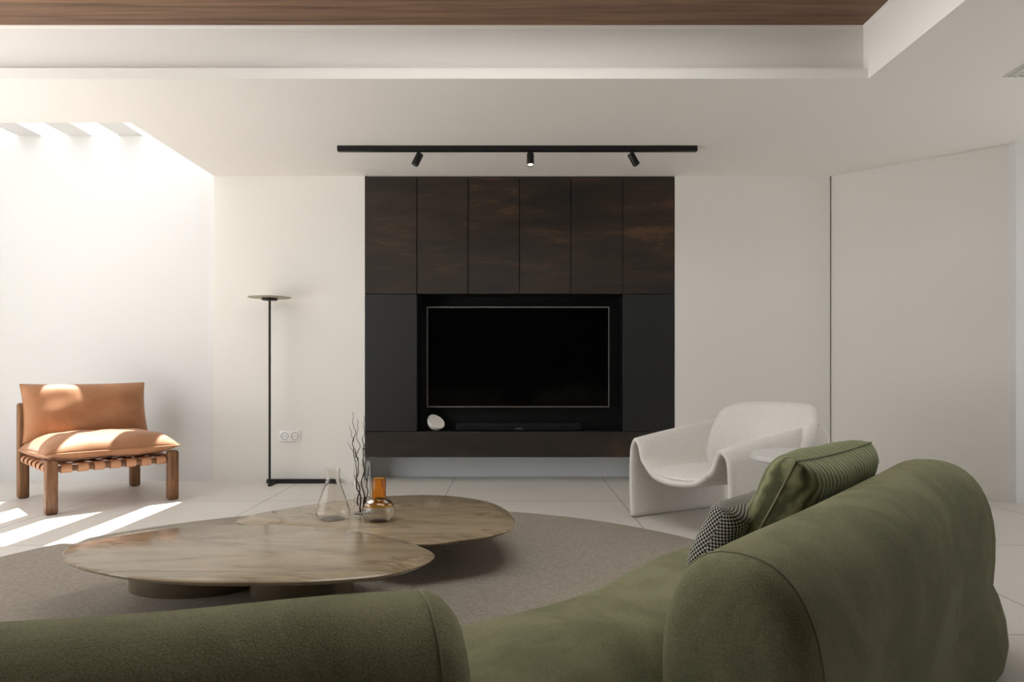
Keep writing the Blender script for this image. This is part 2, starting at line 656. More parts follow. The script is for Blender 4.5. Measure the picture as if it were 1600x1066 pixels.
# ------------------------------------------------------------------ television
TX, TZ, TW, TH = 0.049, 0.982, 1.464, 0.808
tv = thing('television', 'large flat black television with thin grey frame inside the dark niche', 'television', (TX, 5.70, TZ))
bm = new_bm(); add_box(bm, -TW / 2 + 0.009, TW / 2 - 0.009, -0.001, 0.012, -TH / 2 + 0.009, TH / 2 - 0.009)
obj('screen', bm, M['screen'], tv, smooth=False)
bm = new_bm()
for x0, x1, z0, z1 in ((-TW / 2, TW / 2, TH / 2 - 0.009, TH / 2), (-TW / 2, TW / 2, -TH / 2, -TH / 2 + 0.009), (-TW / 2, -TW / 2 + 0.009, -TH / 2 + 0.009, TH / 2 - 0.009), (TW / 2 - 0.009, TW / 2, -TH / 2 + 0.009, TH / 2 - 0.009)):
    add_box(bm, x0, x1, -0.004, 0.02, z0, z1)
obj('bezel', bm, M['bezel'], tv, smooth=False)
bm = new_bm(); add_box(bm, -TW / 2 + 0.01, TW / 2 - 0.01, 0.012, 0.035, -TH / 2 + 0.01, TH / 2 - 0.01, 0.004)
add_box(bm, -0.25, 0.25, 0.035, 0.0995, -0.2, 0.2)
obj('back_panel', bm, M['black'], tv, smooth=False)

# soundbar
sb = thing('soundbar', 'long low black soundbar on the niche shelf under the television', 'speaker', (0.055, 5.66, 0.3975))
bm = new_bm(); add_box(bm, -0.50, 0.50, -0.05, 0.05, 0.0, 0.062, 0.012, 3)
obj('body', bm, M['grille_cloth'], sb, angle=40)
cu = bpy.data.curves.new('logo_text', 'FONT')
cu.body = 'SONOS'
cu.size = 0.016
cu.align_x = 'CENTER'
cu.extrude = 0.0006
tmp = bpy.data.objects.new('logo_text', cu)
COL.objects.link(tmp)
bpy.context.view_layer.update()
me = bpy.data.meshes.new_from_object(tmp.evaluated_get(bpy.context.evaluated_depsgraph_get()))
bpy.data.objects.remove(tmp)
bpy.data.curves.remove(cu)
me.materials.clear(); me.materials.append(M['logo'])
lg = bpy.data.objects.new('logo', me)
COL.objects.link(lg)
lg.parent = sb
lg.location = (0.0, -0.0506, 0.012)
lg.rotation_euler = (math.pi / 2, 0, 0)

# tilted bowl
R0 = 0.073
bm = new_bm()
prof = []
for k in range(13):
    a = math.pi / 2 * k / 12
    prof.append((R0 * math.sin(a), -R0 * math.cos(a)))
for k in range(12, -1, -1):
    a = math.pi / 2 * k / 12
    prof.append(((R0 - 0.006) * math.sin(a), -(R0 - 0.006) * math.cos(a)))
add_lathe(bm, prof, 40)
bw = obj('bowl', bm, M['ceramic'], angle=50)
bw.rotation_euler = Vector((0.50, -0.50, 0.70)).to_track_quat('Z', 'Y').to_euler()
bw.location = ((682 - 800) / F * 5.64, 5.64, 0.3975 + R0)
tag(bw, 'small white round bowl tipped on its side beside the soundbar', 'bowl')

# ------------------------------------------------------------------ wall sockets
so = thing('wall_socket', 'white double power socket plate low on the wall beside the floor lamp', 'socket', (-1.733, BY, 0.362))
bm = new_bm(); add_box(bm, -0.0825, 0.0825, -0.009, 0, -0.042, 0.042, 0.003)
obj('faceplate', bm, M['white_plastic'], so, angle=40)
for sx in (-0.04, 0.04):
    bm = new_bm()
    add_lathe(bm, [(0.030, 0.0), (0.030, 0.004), (0.0265, 0.004), (0.0245, -0.0005), (0, -0.0005)], 32)
    bm.transform(Matrix.Translation((sx, -0.009, 0)) @ Matrix.Rotation(math.pi / 2, 4, 'X'))
    o = obj('outlet', bm, M['grey_plastic'], so, angle=40)
    for hx in (-0.0095, 0.0095):
        bm = new_bm()
        add_lathe(bm, [(0.0032, 0.0), (0.0032, 0.0012), (0, 0.0012)], 12)
        bm.transform(Matrix.Translation((sx + hx, -0.0085, 0)) @ Matrix.Rotation(math.pi / 2, 4, 'X'))
        obj('pin_hole', bm, M['black'], o)

# ------------------------------------------------------------------ floor lamp
LX, LY = -1.832, 5.37
fl = thing('floor_lamp', 'slender black floor lamp with a flat round disc shade by the wall', 'lamp', (LX, LY, 0))
bm = new_bm(); add_box(bm, -0.068, 0.50, 0.125, 0.155, 0.0, 0.032)
obj('base', bm, M['black_metal'], fl, smooth=False)
bm = new_bm(); add_box(bm, -0.010, 0.010, -0.012, 0.125, 0.0, 0.018)
obj('foot', bm, M['black_metal'], fl, smooth=False)
bm = new_bm(); add_tube(bm, [(0, 0, 0.0175), (0, 0, 1.41)], 0.0085, 14)
obj('pole', bm, M['black_metal'], fl, angle=40)
bm = new_bm(); add_lathe(bm, [(0, 1.405), (0.052, 1.405), (0.058, 1.410), (0.058, 1.421), (0, 1.421)], 40)
obj('lamp_head', bm, M['black_metal'], fl, angle=40)
bm = new_bm(); add_lathe(bm, [(0, 1.421), (0.150, 1.424), (0.158, 1.427), (0.158, 1.430), (0.150, 1.430), (0, 1.429)], 64)
obj('lamp_shade', bm, M['brass'], fl, angle=40)

# ------------------------------------------------------------------ track light
tl = thing('track_light', 'long black ceiling track light carrying three small spotlights above the cabinet', 'ceiling light', (0.036, 4.80, CZ))
bm = new_bm(); add_box(bm, -1.214, 1.214, -0.0175, 0.0175, -0.037, 0.0, 0.002, 1)
obj('track', bm, M['black_metal'], tl, smooth=False)
for sx, dirv, lit in ((-0.661, Vector((-0.42, -0.12, -0.90)), False), (0.088, Vector((0.0, -0.30, -0.95)), True), (0.770, Vector((0.46, -0.12, -0.88)), False)):
    d = dirv.normalized()
    hz = -0.062
    bm = new_bm()
    prof = [(0, 0.0), (0.021, 0.0), (0.024, 0.003), (0.024, 0.086), (0.0225, 0.088), (0.0205, 0.086), (0.0205, 0.080), (0, 0.080)]
    add_lathe(bm, prof, 28)
    q = d.to_track_quat('Z', 'Y').to_matrix().to_4x4()
    bm.transform(Matrix.Translation((sx, 0, hz) ) @ q @ Matrix.Translation((0, 0, -0.012)))
    sp = obj('spotlight', bm, M['black_metal'], tl, angle=40)
    bm = new_bm(); add_tube(bm, [(sx, 0, -0.036), (sx, 0, hz - 0.004)], 0.005, 10)
    obj('stem', bm, M['black_metal'], sp)
    bm = new_bm(); add_lathe(bm, [(0, 0.0), (0.0202, 0.0), (0.0202, 0.003), (0, 0.003)], 24)
    bm.transform(Matrix.Translation((sx, 0, hz)) @ q @ Matrix.Translation((0, 0, 0.0685)))
    o = obj('lens', bm, M['lens'] if lit else M['off_lens'], sp, angle=40)
    if lit:
        o['label'] = 'lit white lens'

# ------------------------------------------------------------------ rug
rug_c = (-0.62, 2.58)
pts = []
for k in range(160):
    a = 2 * math.pi * k / 160
    r = 1.92 + 0.03 * math.cos(2 * a + 2.2) + 0.02 * math.sin(3 * a)
    pts.append((rug_c[0] + r * math.cos(a), rug_c[1] + r * math.sin(a)))
bm = new_bm()
lv = [(0.0, 0.0), (0.0, 0.008), (-0.006, 0.012)]
rings = []
for ins, z in lv:
    rings.append([bm.verts.new((rug_c[0] + (x - rug_c[0]) * (1 + ins), rug_c[1] + (y - rug_c[1]) * (1 + ins), z)) for x, y in pts])
for a, b in zip(rings, rings[1:]):
    for k in range(len(pts)):
        k2 = (k + 1) % len(pts)
        bm.faces.new((a[k], a[k2], b[k2], b[k]))
bm.faces.new(rings[-1]); bm.faces.new(rings[0][::-1])
rug = obj('rug', bm, M['rug'], angle=40)
tag(rug, 'large round beige pile rug under the marble coffee tables', 'rug')
RZ = 0.012


# ------------------------------------------------------------------ coffee tables
def slab(bm, outline, z_top, thick):
    """thin marble slab with a broad top chamfer and an undercut edge"""
    o = catmull([(p.x, p.y, 0) for p in outline], 5, closed=True)
    n = len(o)
    nr = []
    for i in range(n):
        d = (o[(i + 1) % n] - o[i - 1]).normalized()
        nr.append(Vector((d.y, -d.x, 0)))
    area = sum(o[i].x * o[(i + 1) % n].y - o[(i + 1) % n].x * o[i].y for i in range(n))
    sgn = -1 if area > 0 else 1
    prof = [(0.050, z_top), (0.046, z_top - 0.0008), (0.006, z_top - 0.008), (0.0, z_top - 0.012), (0.003, z_top - 0.017), (0.030, z_top - thick)]
    rings = []
    for ins, z in prof:
        rings.append([bm.verts.new((o[i].x + sgn * nr[i].x * ins, o[i].y + sgn * nr[i].y * ins, z)) for i in range(n)])
    for a, b in zip(rings, rings[1:]):
        for k in range(n):
            k2 = (k + 1) % n
            bm.faces.new((a[k], b[k], b[k2], a[k2]))
    bm.faces.new(rings[0]); bm.faces.new(rings[-1][::-1])


def drum(c, r, ry, z0, z1):
    bm = new_bm()
    add_lathe(bm, [(0, z0), (r - 0.004, z0), (r, z0 + 0.004), (r, z1 - 0.004), (r - 0.004, z1), (0, z1)], 64)
    bm.transform(Matrix.Translation((c[0], c[1], 0)) @ Matrix.Diagonal((1, ry / r, 1, 1)))
    return bm


ZF, ZR = 0.234, 0.200
front_px = [(97, 872), (101, 859), (118, 851), (151, 843), (225, 831), (285, 824), (345, 821), (450, 821), (545, 829), (620, 842), (662, 856), (678.5, 866),
            (673, 876), (647, 887), (604, 898), (540, 905), (460, 909), (345, 910), (270, 907.5), (199, 902), (139, 891), (111, 882)]
o_f = [plane_pt(x, y, ZF - 0.01) for x, y in front_px]
ct = thing('coffee_table', 'larger oval brown marble coffee table nearest the sofa on bronze drum legs', 'coffee table', (-0.95, 2.75, RZ))
def loc_bm(bm, root):
    bm.transform(Matrix.Translation(-Vector(root.location)))
    return bm
bm = new_bm(); slab(bm, o_f, ZF, 0.032)
obj('tabletop', loc_bm(bm, ct), M['marble'], ct, angle=14)
for c, r, ry in (((-1.30, 2.885), 0.245, 0.16), ((-0.83, 2.81), 0.20, 0.15)):
    obj('leg', loc_bm(drum(c, r, ry, RZ, ZF - 0.032), ct), M['bronze'], ct, angle=40)

rear_px = [(368, 815), (384, 807.5), (412, 801), (480, 790), (540, 781), (600, 776), (650, 774), (690, 774.5), (730, 778), (765, 785), (790, 796), (802, 808), (804, 818),
           (795, 829), (764, 838), (719, 844), (672, 850), (610, 847), (545, 834), (450, 825), (390, 820)]
o_r = [plane_pt(x, y, ZR - 0.01) for x, y in rear_px]
ct2 = thing('coffee_table.001', 'smaller marble coffee table holding the glass vases, tucked behind the larger one', 'coffee table', (-0.55, 3.35, RZ))
bm = new_bm(); slab(bm, o_r, ZR, 0.030)
obj('tabletop', loc_bm(bm, ct2), M['marble'], ct2, angle=14)
for c, r, ry in (((-0.52, 3.51), 0.20, 0.17),):
    obj('leg', loc_bm(drum(c, r, ry, RZ, ZR - 0.030), ct2), M['bronze'], ct2, angle=40)


# ------------------------------------------------------------------ glass vessels
def vessel(bm, outer, wall):
    """closed glass wall: outer profile up, inner profile down"""
    inner = [(max(r - wall, 0), z) for r, z in outer if r > wall]
    zb = outer[0][1] + wall * 1.6
    inner = [(r, max(z, zb)) for r, z in inner]
    prof = list(outer) + inner[::-1] + [(0, zb)]
    add_lathe(bm, prof, 56)


def smooth_prof(pts, n=6):
    return [(max(p.x, 0.0), p.y) for p in catmull([(a, b, 0) for a, b in pts], n)]


# conical flask
bm = new_bm()
outer = [(0, 0.0)] + smooth_prof([(0.045, 0.0), (0.066, 0.006), (0.0765, 0.022), (0.076, 0.040), (0.069, 0.068), (0.055, 0.110), (0.040, 0.152), (0.0325, 0.172)]) + [(0.0315, 0.178), (0.0315, 0.230), (0.0318, 0.233)]
vessel(bm, outer, 0.0016)
fk = obj('flask_vase', bm, M['smoke_glass'], angle=60)
fk.location = ((520 - 800) / F * 3.29, 3.29, ZR)
tag(fk, 'clear conical glass flask with straight neck standing leftmost on the marble table', 'vase')

# tall cylinder vase
vy = 3.42
bm = new_bm()
vessel(bm, [(0, 0.0), (0.036, 0.0), (0.0385, 0.003), (0.0395, 0.008), (0.0395, 0.246)], 0.0022)
vz = obj('cylinder_vase', bm, M['glass'], angle=60)
VX = (566 - 800) / F * vy
vz.location = (VX, vy, ZR)
tag(vz, 'tall clear glass cylinder vase holding dark curly twigs', 'vase')

# amber necked vase
av = thing('bottle_vase', 'round clear glass vase with a wide amber neck', 'vase', ((592 - 800) / F * 3.24, 3.24, ZR))
bm = new_bm()
outer = [(0, 0.0)] + smooth_prof([(0.030, 0.0), (0.052, 0.008), (0.067, 0.030), (0.070, 0.052), (0.063, 0.078), (0.050, 0.092), (0.031, 0.101)])
vessel(bm, outer, 0.0022)
obj('body', bm, M['glass'], av, angle=60)
bm = new_bm()
prof_o = [(0.0665, 0.0715)] + [(0.0640, 0.0780), (0.0508, 0.0925), (0.0318, 0.1018), (0.0305, 0.106), (0.0325, 0.110), (0.0325, 0.194), (0.0305, 0.197)]
prof_i = [(r - 0.0022, z) for r, z in prof_o][::-1]
prof_i = [(0.0295, 0.196), (0.0300, 0.192), (0.0300, 0.110), (0.0282, 0.106), (0.0300, 0.1025), (0.0503, 0.0932), (0.0633, 0.0790), (0.0663, 0.0720)]
add_lathe(bm, prof_o + prof_i, 56, close=True)
o = obj('neck', bm, M['amber_glass'], av, angle=60)
o['label'] = 'amber orange glass neck'

# twigs
def twig_path(start, end, wig, n=14, seed=0):
    rnd = random.Random(seed)
    s, e = Vector(start), Vector(end)
    pts = []
    ph = rnd.random() * 6
    ph2 = rnd.random() * 6
    for i in range(n + 1):
        t_ = i / n
        p = s.lerp(e, t_)
        w = wig * math.sin(math.pi * min(1, t_ * 1.15 + 0.05))
        p = p + Vector((math.sin(t_ * 13 + ph) * w + rnd.uniform(-1, 1) * wig * 0.25, math.cos(t_ * 11 + ph2) * w, 0))
        pts.append(p)
    return catmull(pts, 3)


def wx(px):
    return (px - 800) / F * vy
def wz(py):
    return CAM_Z - (py - HOR) / F * vy
TW_LAB = ['tallest curly dark twig looping up from the cylinder vase', 'dark twig bending out to the left of the cylinder vase', 'dark twig leaning right across the black panel edge', 'short inner dark twig in the cylinder vase']
twigs = [
    [((565, 800), (553, 700), 0.008, 0.0030), ((556, 715), (555, 643), 0.010, 0.0016), ((554, 690), (549, 664), 0.004, 0.0011)],
    [((560, 790), (560, 716), 0.007, 0.0028), ((560, 716), (544, 691), 0.003, 0.0014), ((560, 722), (560, 655), 0.010, 0.0015)],
    [((567, 800), (567, 700), 0.007, 0.0030), ((567, 704), (568, 650), 0.008, 0.0016), ((566, 720), (577, 660), 0.006, 0.0012)],
    [((570, 795), (575, 730), 0.005, 0.0026), ((572, 755), (563, 722), 0.004, 0.0015)],
]
for k, tw in enumerate(twigs):
    bm = new_bm()
    for q, ((x0, y0), (x1, y1), wig, r) in enumerate(tw):
        dy = (k - 1.5) * 0.011
        z0 = max(wz(y0), ZR + 0.008)
        pth = twig_path((VX + (wx(x0) - VX), vy + dy, z0), (wx(x1), vy + dy * (1 + 2 * (z0 > ZR + 0.1)), wz(y1)), wig, seed=k * 10 + q)
        if True:     # everything below the rim stays inside the glass
            for p in pth:
                if p.z < ZR + 0.25:
                    rad = math.hypot(p.x - VX, p.y - vy)
                    if rad > 0.031:
                        p.x = VX + (p.x - VX) * 0.031 / rad
                        p.y = vy + (p.y - vy) * 0.031 / rad
        n_ = len(pth)
        add_tube(bm, pth, [r * 1.35 * (1 - 0.55 * i / n_) for i in range(n_)], 6)
    o = obj('twig' if k == 0 else 'twig.%03d' % k, bm, M['twig'])
    tag(o, TW_LAB[k], 'twig', 'curly twigs in the cylinder vase')

# ------------------------------------------------------------------ leather lounge chair
LCX = Vector((-2.84, 4.865, 0))
lc = thing('lounge_chair', 'low wooden lounge chair with tan leather cushions standing in the sun patches', 'chair', LCX, math.radians(45))
HW, HD = 0.355, 0.388            # half distances between leg centres; front is local -y
def leg_bm(x, y, h):
    bm = new_bm()
    add_box(bm, x - 0.034, x + 0.034, y - 0.034, y + 0.034, 0, h, 0.016, 3)
    return bm
for sx in (-1, 1):
    obj('leg', leg_bm(sx * HW, -HD, 0.335), M['chair_wood'], lc, angle=35)
    obj('leg', leg_bm(sx * HW, HD, 0.655), M['chair_wood'], lc, angle=35)
RAILZ = 0.275
def rail(a, b, r=0.019):
    bm = new_bm(); add_tube(bm, [a, b], r, 14)
    return bm
obj('front_rail', rail((-HW, -HD, RAILZ), (HW, -HD, RAILZ)), M['chair_wood'], lc, angle=40)
obj('rear_rail', rail((-HW, HD, RAILZ), (HW, HD, RAILZ)), M['chair_wood'], lc, angle=40)
obj('side_rail', rail((-HW, -HD, RAILZ - 0.002), (-HW, HD, RAILZ - 0.002)), M['chair_wood'], lc, angle=40)
obj('side_rail', rail((HW, -HD, RAILZ - 0.002), (HW, HD, RAILZ - 0.002)), M['chair_wood'], lc, angle=40)
obj('back_rail', rail((-HW, HD, 0.60), (HW, HD, 0.60)), M['chair_wood'], lc, angle=40)
obj('back_rail', rail((-HW, HD, 0.44), (HW, HD, 0.44)), M['chair_wood'], lc, angle=40)


def strap_bm(c, w, half, z, along_y, drop):
    """leather band stretched between two rails and wrapped round both"""
    bm = new_bm()
    R_ = 0.024
    path = []
    for k in range(13):
        a = math.radians(-90 - 200 * k / 12 + 20)
        path.append((-half + R_ * math.cos(a) * 1.0, z + R_ * math.sin(a)))
    path = [(-half + R_ * math.cos(math.radians(a)), z + R_ * math.sin(math.radians(a))) for a in range(300, 80, -20)]
    path += [(-half * 0.4, z + R_ - drop), (0, z + R_ - drop * 1.2), (half * 0.4, z + R_ - drop)]
    path += [(half + R_ * math.cos(math.radians(a)), z + R_ * math.sin(math.radians(a))) for a in range(90, -130, -20)]
    th = 0.003
    rows = []
    for i, (u, zz) in enumerate(path):
        a = path[max(i - 1, 0)]; b = path[min(i + 1, len(path) - 1)]
        tx, tz = b[0] - a[0], b[1] - a[1]
        L = math.hypot(tx, tz) or 1
        nx, nz = -tz / L * th, tx / L * th
        row = []
        for uu, z_ in ((u, zz), (u + nx, zz + nz)):
            for s in (-w / 2, w / 2):
                row.append(bm.verts.new((c + s, uu, z_) if along_y else (uu, c + s, z_)))
        rows.append(row)
    for a, b in zip(rows, rows[1:]):
        bm.faces.new((a[0], a[1], b[1], b[0]))
        bm.faces.new((a[2], b[2], b[3], a[3]))
        bm.faces.new((a[0], b[0], b[2], a[2]))
        bm.faces.new((a[1], a[3], b[3], b[1]))
    bm.faces.new((rows[0][0], rows[0][2], rows[0][3], rows[0][1]))
    bm.faces.new((rows[-1][0], rows[-1][1], rows[-1][3], rows[-1][2]))
    return bm
for k in range(7):
    obj('strap', strap_bm(-0.276 + k * 0.092, 0.058, HD, RAILZ, True, 0.006), M['strap'], lc, angle=40)
for k in range(6):
    obj('strap', strap_bm(-0.285 + k * 0.114, 0.062, HW, RAILZ - 0.002, False, 0.012), M['strap'], lc, angle=40)


def pillow_bm(w, h, t_bot, t_top, pinch=0.06, n=26, p=5.0, wrinkle=0.004, seed=1, crown=0.5, edge=0.0):
    """cushion in the xy plane: w by h, with separate lower and upper bulge, sewn edge and dog-ear corners"""
    rnd = random.Random(seed)
    ph = [rnd.uniform(0, 6.28) for _ in range(6)]
    bm = new_bm()
    grids = []
    uvl = bm.loops.layers.uv.new('UVMap')
    uvd = {}
    for side, th in ((1, t_top), (-1, t_bot)):
        g = []
        for i in range(n + 1):
            row = []
            for j in range(n + 1):
                # finer spacing towards the edges
                u = math.sin(math.pi / 2 * (2 * i / n - 1))
                v_ = math.sin(math.pi / 2 * (2 * j / n - 1))
                f = max(0, 1 - abs(u) ** p) ** crown * max(0, 1 - abs(v_) ** p) ** crown
                x = u * w / 2 * (1 - pinch * (1 - v_ * v_) * abs(u) ** 3)
                y = v_ * h / 2 * (1 - pinch * (1 - u * u) * abs(v_) ** 3)
                wr = wrinkle * (math.sin(9 * u + 3 * v_ + ph[0]) + math.sin(7 * v_ - 4 * u + ph[1])) * f
                z = side * (edge + (th - edge) * f + wr) if f > 0 else side * edge
                row.append(bm.verts.new((x, y, z)))
            g.append(row)
        grids.append(g)
    for g, off in zip(grids, (0.0, 0.5)):
        h2 = n // 2
        su, sv = [0.0], [0.0]
        for k in range(n):
            su.append(su[-1] + (g[k + 1][h2].co - g[k][h2].co).length)
            sv.append(sv[-1] + (g[h2][k + 1].co - g[h2][k].co).length)
        for i in range(n + 1):
            for j in range(n + 1):
                uvd[g[i][j]] = (su[i] + off, sv[j])
    top, bot = grids
    for i in range(n):
        for j in range(n):
            bm.faces.new((top[i][j], top[i + 1][j], top[i + 1][j + 1], top[i][j + 1]))
            bm.faces.new((bot[i][j], bot[i][j + 1], bot[i + 1][j + 1], bot[i + 1][j]))
    for f_ in bm.faces:
        for lp in f_.loops:
            lp[uvl].uv = uvd[lp.vert]
    bmesh.ops.remove_doubles(bm, verts=bm.verts, dist=1e-5)
    return bm


def pillow_edge(w, h, pinch, r, n=26):
    pts = []
    def P(u, v_):
        return Vector((u * w / 2 * (1 - pinch * (1 - v_ * v_) * abs(u) ** 3), v_ * h / 2 * (1 - pinch * (1 - u * u) * abs(v_) ** 3), 0))
    ss = [math.sin(math.pi / 2 * (2 * i / n - 1)) for i in range(n)]
    pts += [P(s, -1) for s in ss] + [P(1, s) for s in ss] + [P(-s, 1) for s in ss] + [P(-1, -s) for s in ss]
    bm = new_bm()
    add_tube(bm, pts, r, 8, closed=True)
    return bm


SC = Matrix.Translation((0.0, -0.045, 0.352)) @ Matrix.Rotation(math.radians(-2.5), 4, 'X')
bm = pillow_bm(0.79, 0.76, 0.060, 0.118, 0.03, p=4.4, crown=0.55, seed=3, wrinkle=0.004)
bm.transform(SC)
sc_ = obj('seat_cushion', bm, M['leather'], lc)
bm = pillow_edge(0.79, 0.76, 0.03, 0.0045); bm.transform(SC)
obj('piping', bm, M['leather'], sc_)
BC = Matrix.Translation((0.0, HD - 0.145, 0.590)) @ Matrix.Rotation(math.radians(76), 4, 'X')
bm = pillow_bm(0.78, 0.40, 0.06, 0.085, 0.04, p=3.6, crown=0.55, seed=8, wrinkle=0.004)
bm.transform(BC)
bc_ = obj('back_cushion', bm, M['leather'], lc)
bm = pillow_edge(0.78, 0.40, 0.04, 0.004); bm.transform(BC)
obj('piping', bm, M['leather'], bc_)

# ------------------------------------------------------------------ white sculptural armchair
WL = Vector((0.715, 4.27, 0))
wdir = Vector((0.475, -0.88, 0)).normalized()
bdir = Vector((0.88, 0.475, 0)).normalized()
wa = thing('armchair', 'white sculptural armchair with draped shell arms and rounded back near the right wall', 'armchair', WL, math.atan2(wdir.y, wdir.x))
# local x = across (far arm to near arm), local y = towards the back
WW, WD, TH_ = 0.80, 0.74, 0.03


def shell(bm, fn, nu, nv, th):
    """thickened surface fn(a, b) with a, b in 0..1 and closed rims"""
    P = [[Vector(fn(i / nu, j / nv)) for j in range(nv + 1)] for i in range(nu + 1)]
    N = []
    for i in range(nu + 1):
        row = []
        for j in range(nv + 1):
            du = P[min(i + 1, nu)][j] - P[max(i - 1, 0)][j]
            dv = P[i][min(j + 1, nv)] - P[i][max(j - 1, 0)]
            nn = du.cross(dv)
            row.append(nn.normalized() if nn.length > 1e-9 else Vector((0, 0, 1)))
        N.append(row)
    A = [[bm.verts.new(P[i][j] + N[i][j] * th / 2) for j in range(nv + 1)] for i in range(nu + 1)]
    B = [[bm.verts.new(P[i][j] - N[i][j] * th / 2) for j in range(nv + 1)] for i in range(nu + 1)]
    for i in range(nu):
        for j in range(nv):
            bm.faces.new((A[i][j], A[i + 1][j], A[i + 1][j + 1], A[i][j + 1]))
            bm.faces.new((B[i][j], B[i][j + 1], B[i + 1][j + 1], B[i + 1][j]))
    # rounded rims: one extra row in the middle pushed outwards
    def rim(ra, rb, out):
        mid = [bm.verts.new((a.co + b.co) / 2 + o_ * th * 0.4) for a, b, o_ in zip(ra, rb, out)]
        for k in range(len(ra) - 1):
            bm.faces.new((ra[k], ra[k + 1], mid[k + 1], mid[k]))
            bm.faces.new((mid[k], mid[k + 1], rb[k + 1], rb[k]))
    rim([A[i][0] for i in range(nu + 1)], [B[i][0] for i in range(nu + 1)], [(P[i][0] - P[i][1]).normalized() for i in range(nu + 1)])
    rim([A[i][nv] for i in range(nu + 1)], [B[i][nv] for i in range(nu + 1)], [(P[i][nv] - P[i][nv - 1]).normalized() for i in range(nu + 1)])
    rim(A[0], B[0], [(P[0][j] - P[1][j]).normalized() for j in range(nv + 1)])
    rim(A[nu], B[nu], [(P[nu][j] - P[nu - 1][j]).normalized() for j in range(nv + 1)])
    return bm


def m_profile(v_):
    """cross-section control points at depth v_ (0 front .. 1 back)"""
    za = 0.468 + 0.105 * v_ ** 0.9
    zs = 0.265 - 0.01 * v_
    wi = 0.055 + 0.02 * v_
    half = [(0.012, 0.014), (0.004, 0.12), (0.000, 0.25), (0.004, za - 0.11), (0.014, za - 0.045), (0.040, za - 0.006), (0.068, za - 0.006), (0.092, za - 0.045), (0.118, za - 0.11), (0.155, zs + 0.065), (0.215, zs + 0.022), (0.30, zs + 0.004)]
    full = half + [(0.40, zs)] + [(WW - x, z) for x, z in half[::-1]]
    return catmull([(x, 0, z) for x, z in full], 4)


NPR = len(m_profile(0)) - 1
def seat_fn(a, b):
    p = m_profile(b)[int(round(a * NPR))]
    # the front edge bows out a little at the seat
    c = 1 - abs(p.x - 0.4) / 0.4
    y = b * WD - 0.05 * (1 - b) * max(0, c) ** 1.5
    return (p.x, y, p.z)
bm = new_bm()
shell(bm, seat_fn, NPR, 20, TH_)
obj('seat_shell', bm, M['boucle'], wa)


def back_fn(a, b):
    s = 2 * a - 1                                  # -1 far side .. 1 near side
    hx = 0.335
    k_ = (1 - abs(s) ** 4.5) ** (1 / 4.5)          # rounded outline
    z = 0.25 + b * (0.24 + 0.190 * max(k_, 0.0))
    x = 0.47 + hx * s * (1.0 + 0.06 * b)
    lean = 0.13 * b + 0.05 * b ** 4
    y = 0.62 - 0.20 * abs(s) ** 2.4 + lean
    return (x, y, z)
bm = new_bm()
shell(bm, back_fn, 48, 16, 0.042)
obj('backrest', bm, M['boucle'], wa)
# seat pad
bm = pillow_bm(0.50, 0.62, 0.030, 0.032, 0.02, p=3.0, seed=5, wrinkle=0.001)
bm.transform(Matrix.Translation((0.40, 0.29, 0.286)))
for v in bm.verts:
    v.co.z += 0.26 * (v.co.x - 0.40) ** 2 * 1.6
obj('seat_cushion', bm, M['boucle'], wa)

# ------------------------------------------------------------------ side table
st = thing('side_table', 'small round white side table between the armchair and the green cushion', 'side table', (1.215, 2.87, RZ))
bm = new_bm(); add_lathe(bm, [(0, 0.515), (0.232, 0.515), (0.240, 0.519), (0.240, 0.534), (0.237, 0.538), (0, 0.538)], 72)
obj('tabletop', bm, M['table_white'], st, angle=40)
bm = new_bm(); add_tube(bm, [(0, 0, 0.012), (0, 0, 0.515)], 0.018, 20)
obj('pedestal', bm, M['table_white'], st, angle=40)
bm = new_bm(); add_lathe(bm, [(0, 0), (0.13, 0), (0.13, 0.008), (0.125, 0.012), (0, 0.012)], 48)
obj('base', bm, M['table_white'], st, angle=40)

# ------------------------------------------------------------------ sofa
sofa = thing('sofa', 'curved olive green velvet sofa with two rounded backrests in front of the camera', 'sofa', (0.2, 1.5, RZ))
ORG = Vector(sofa.location)


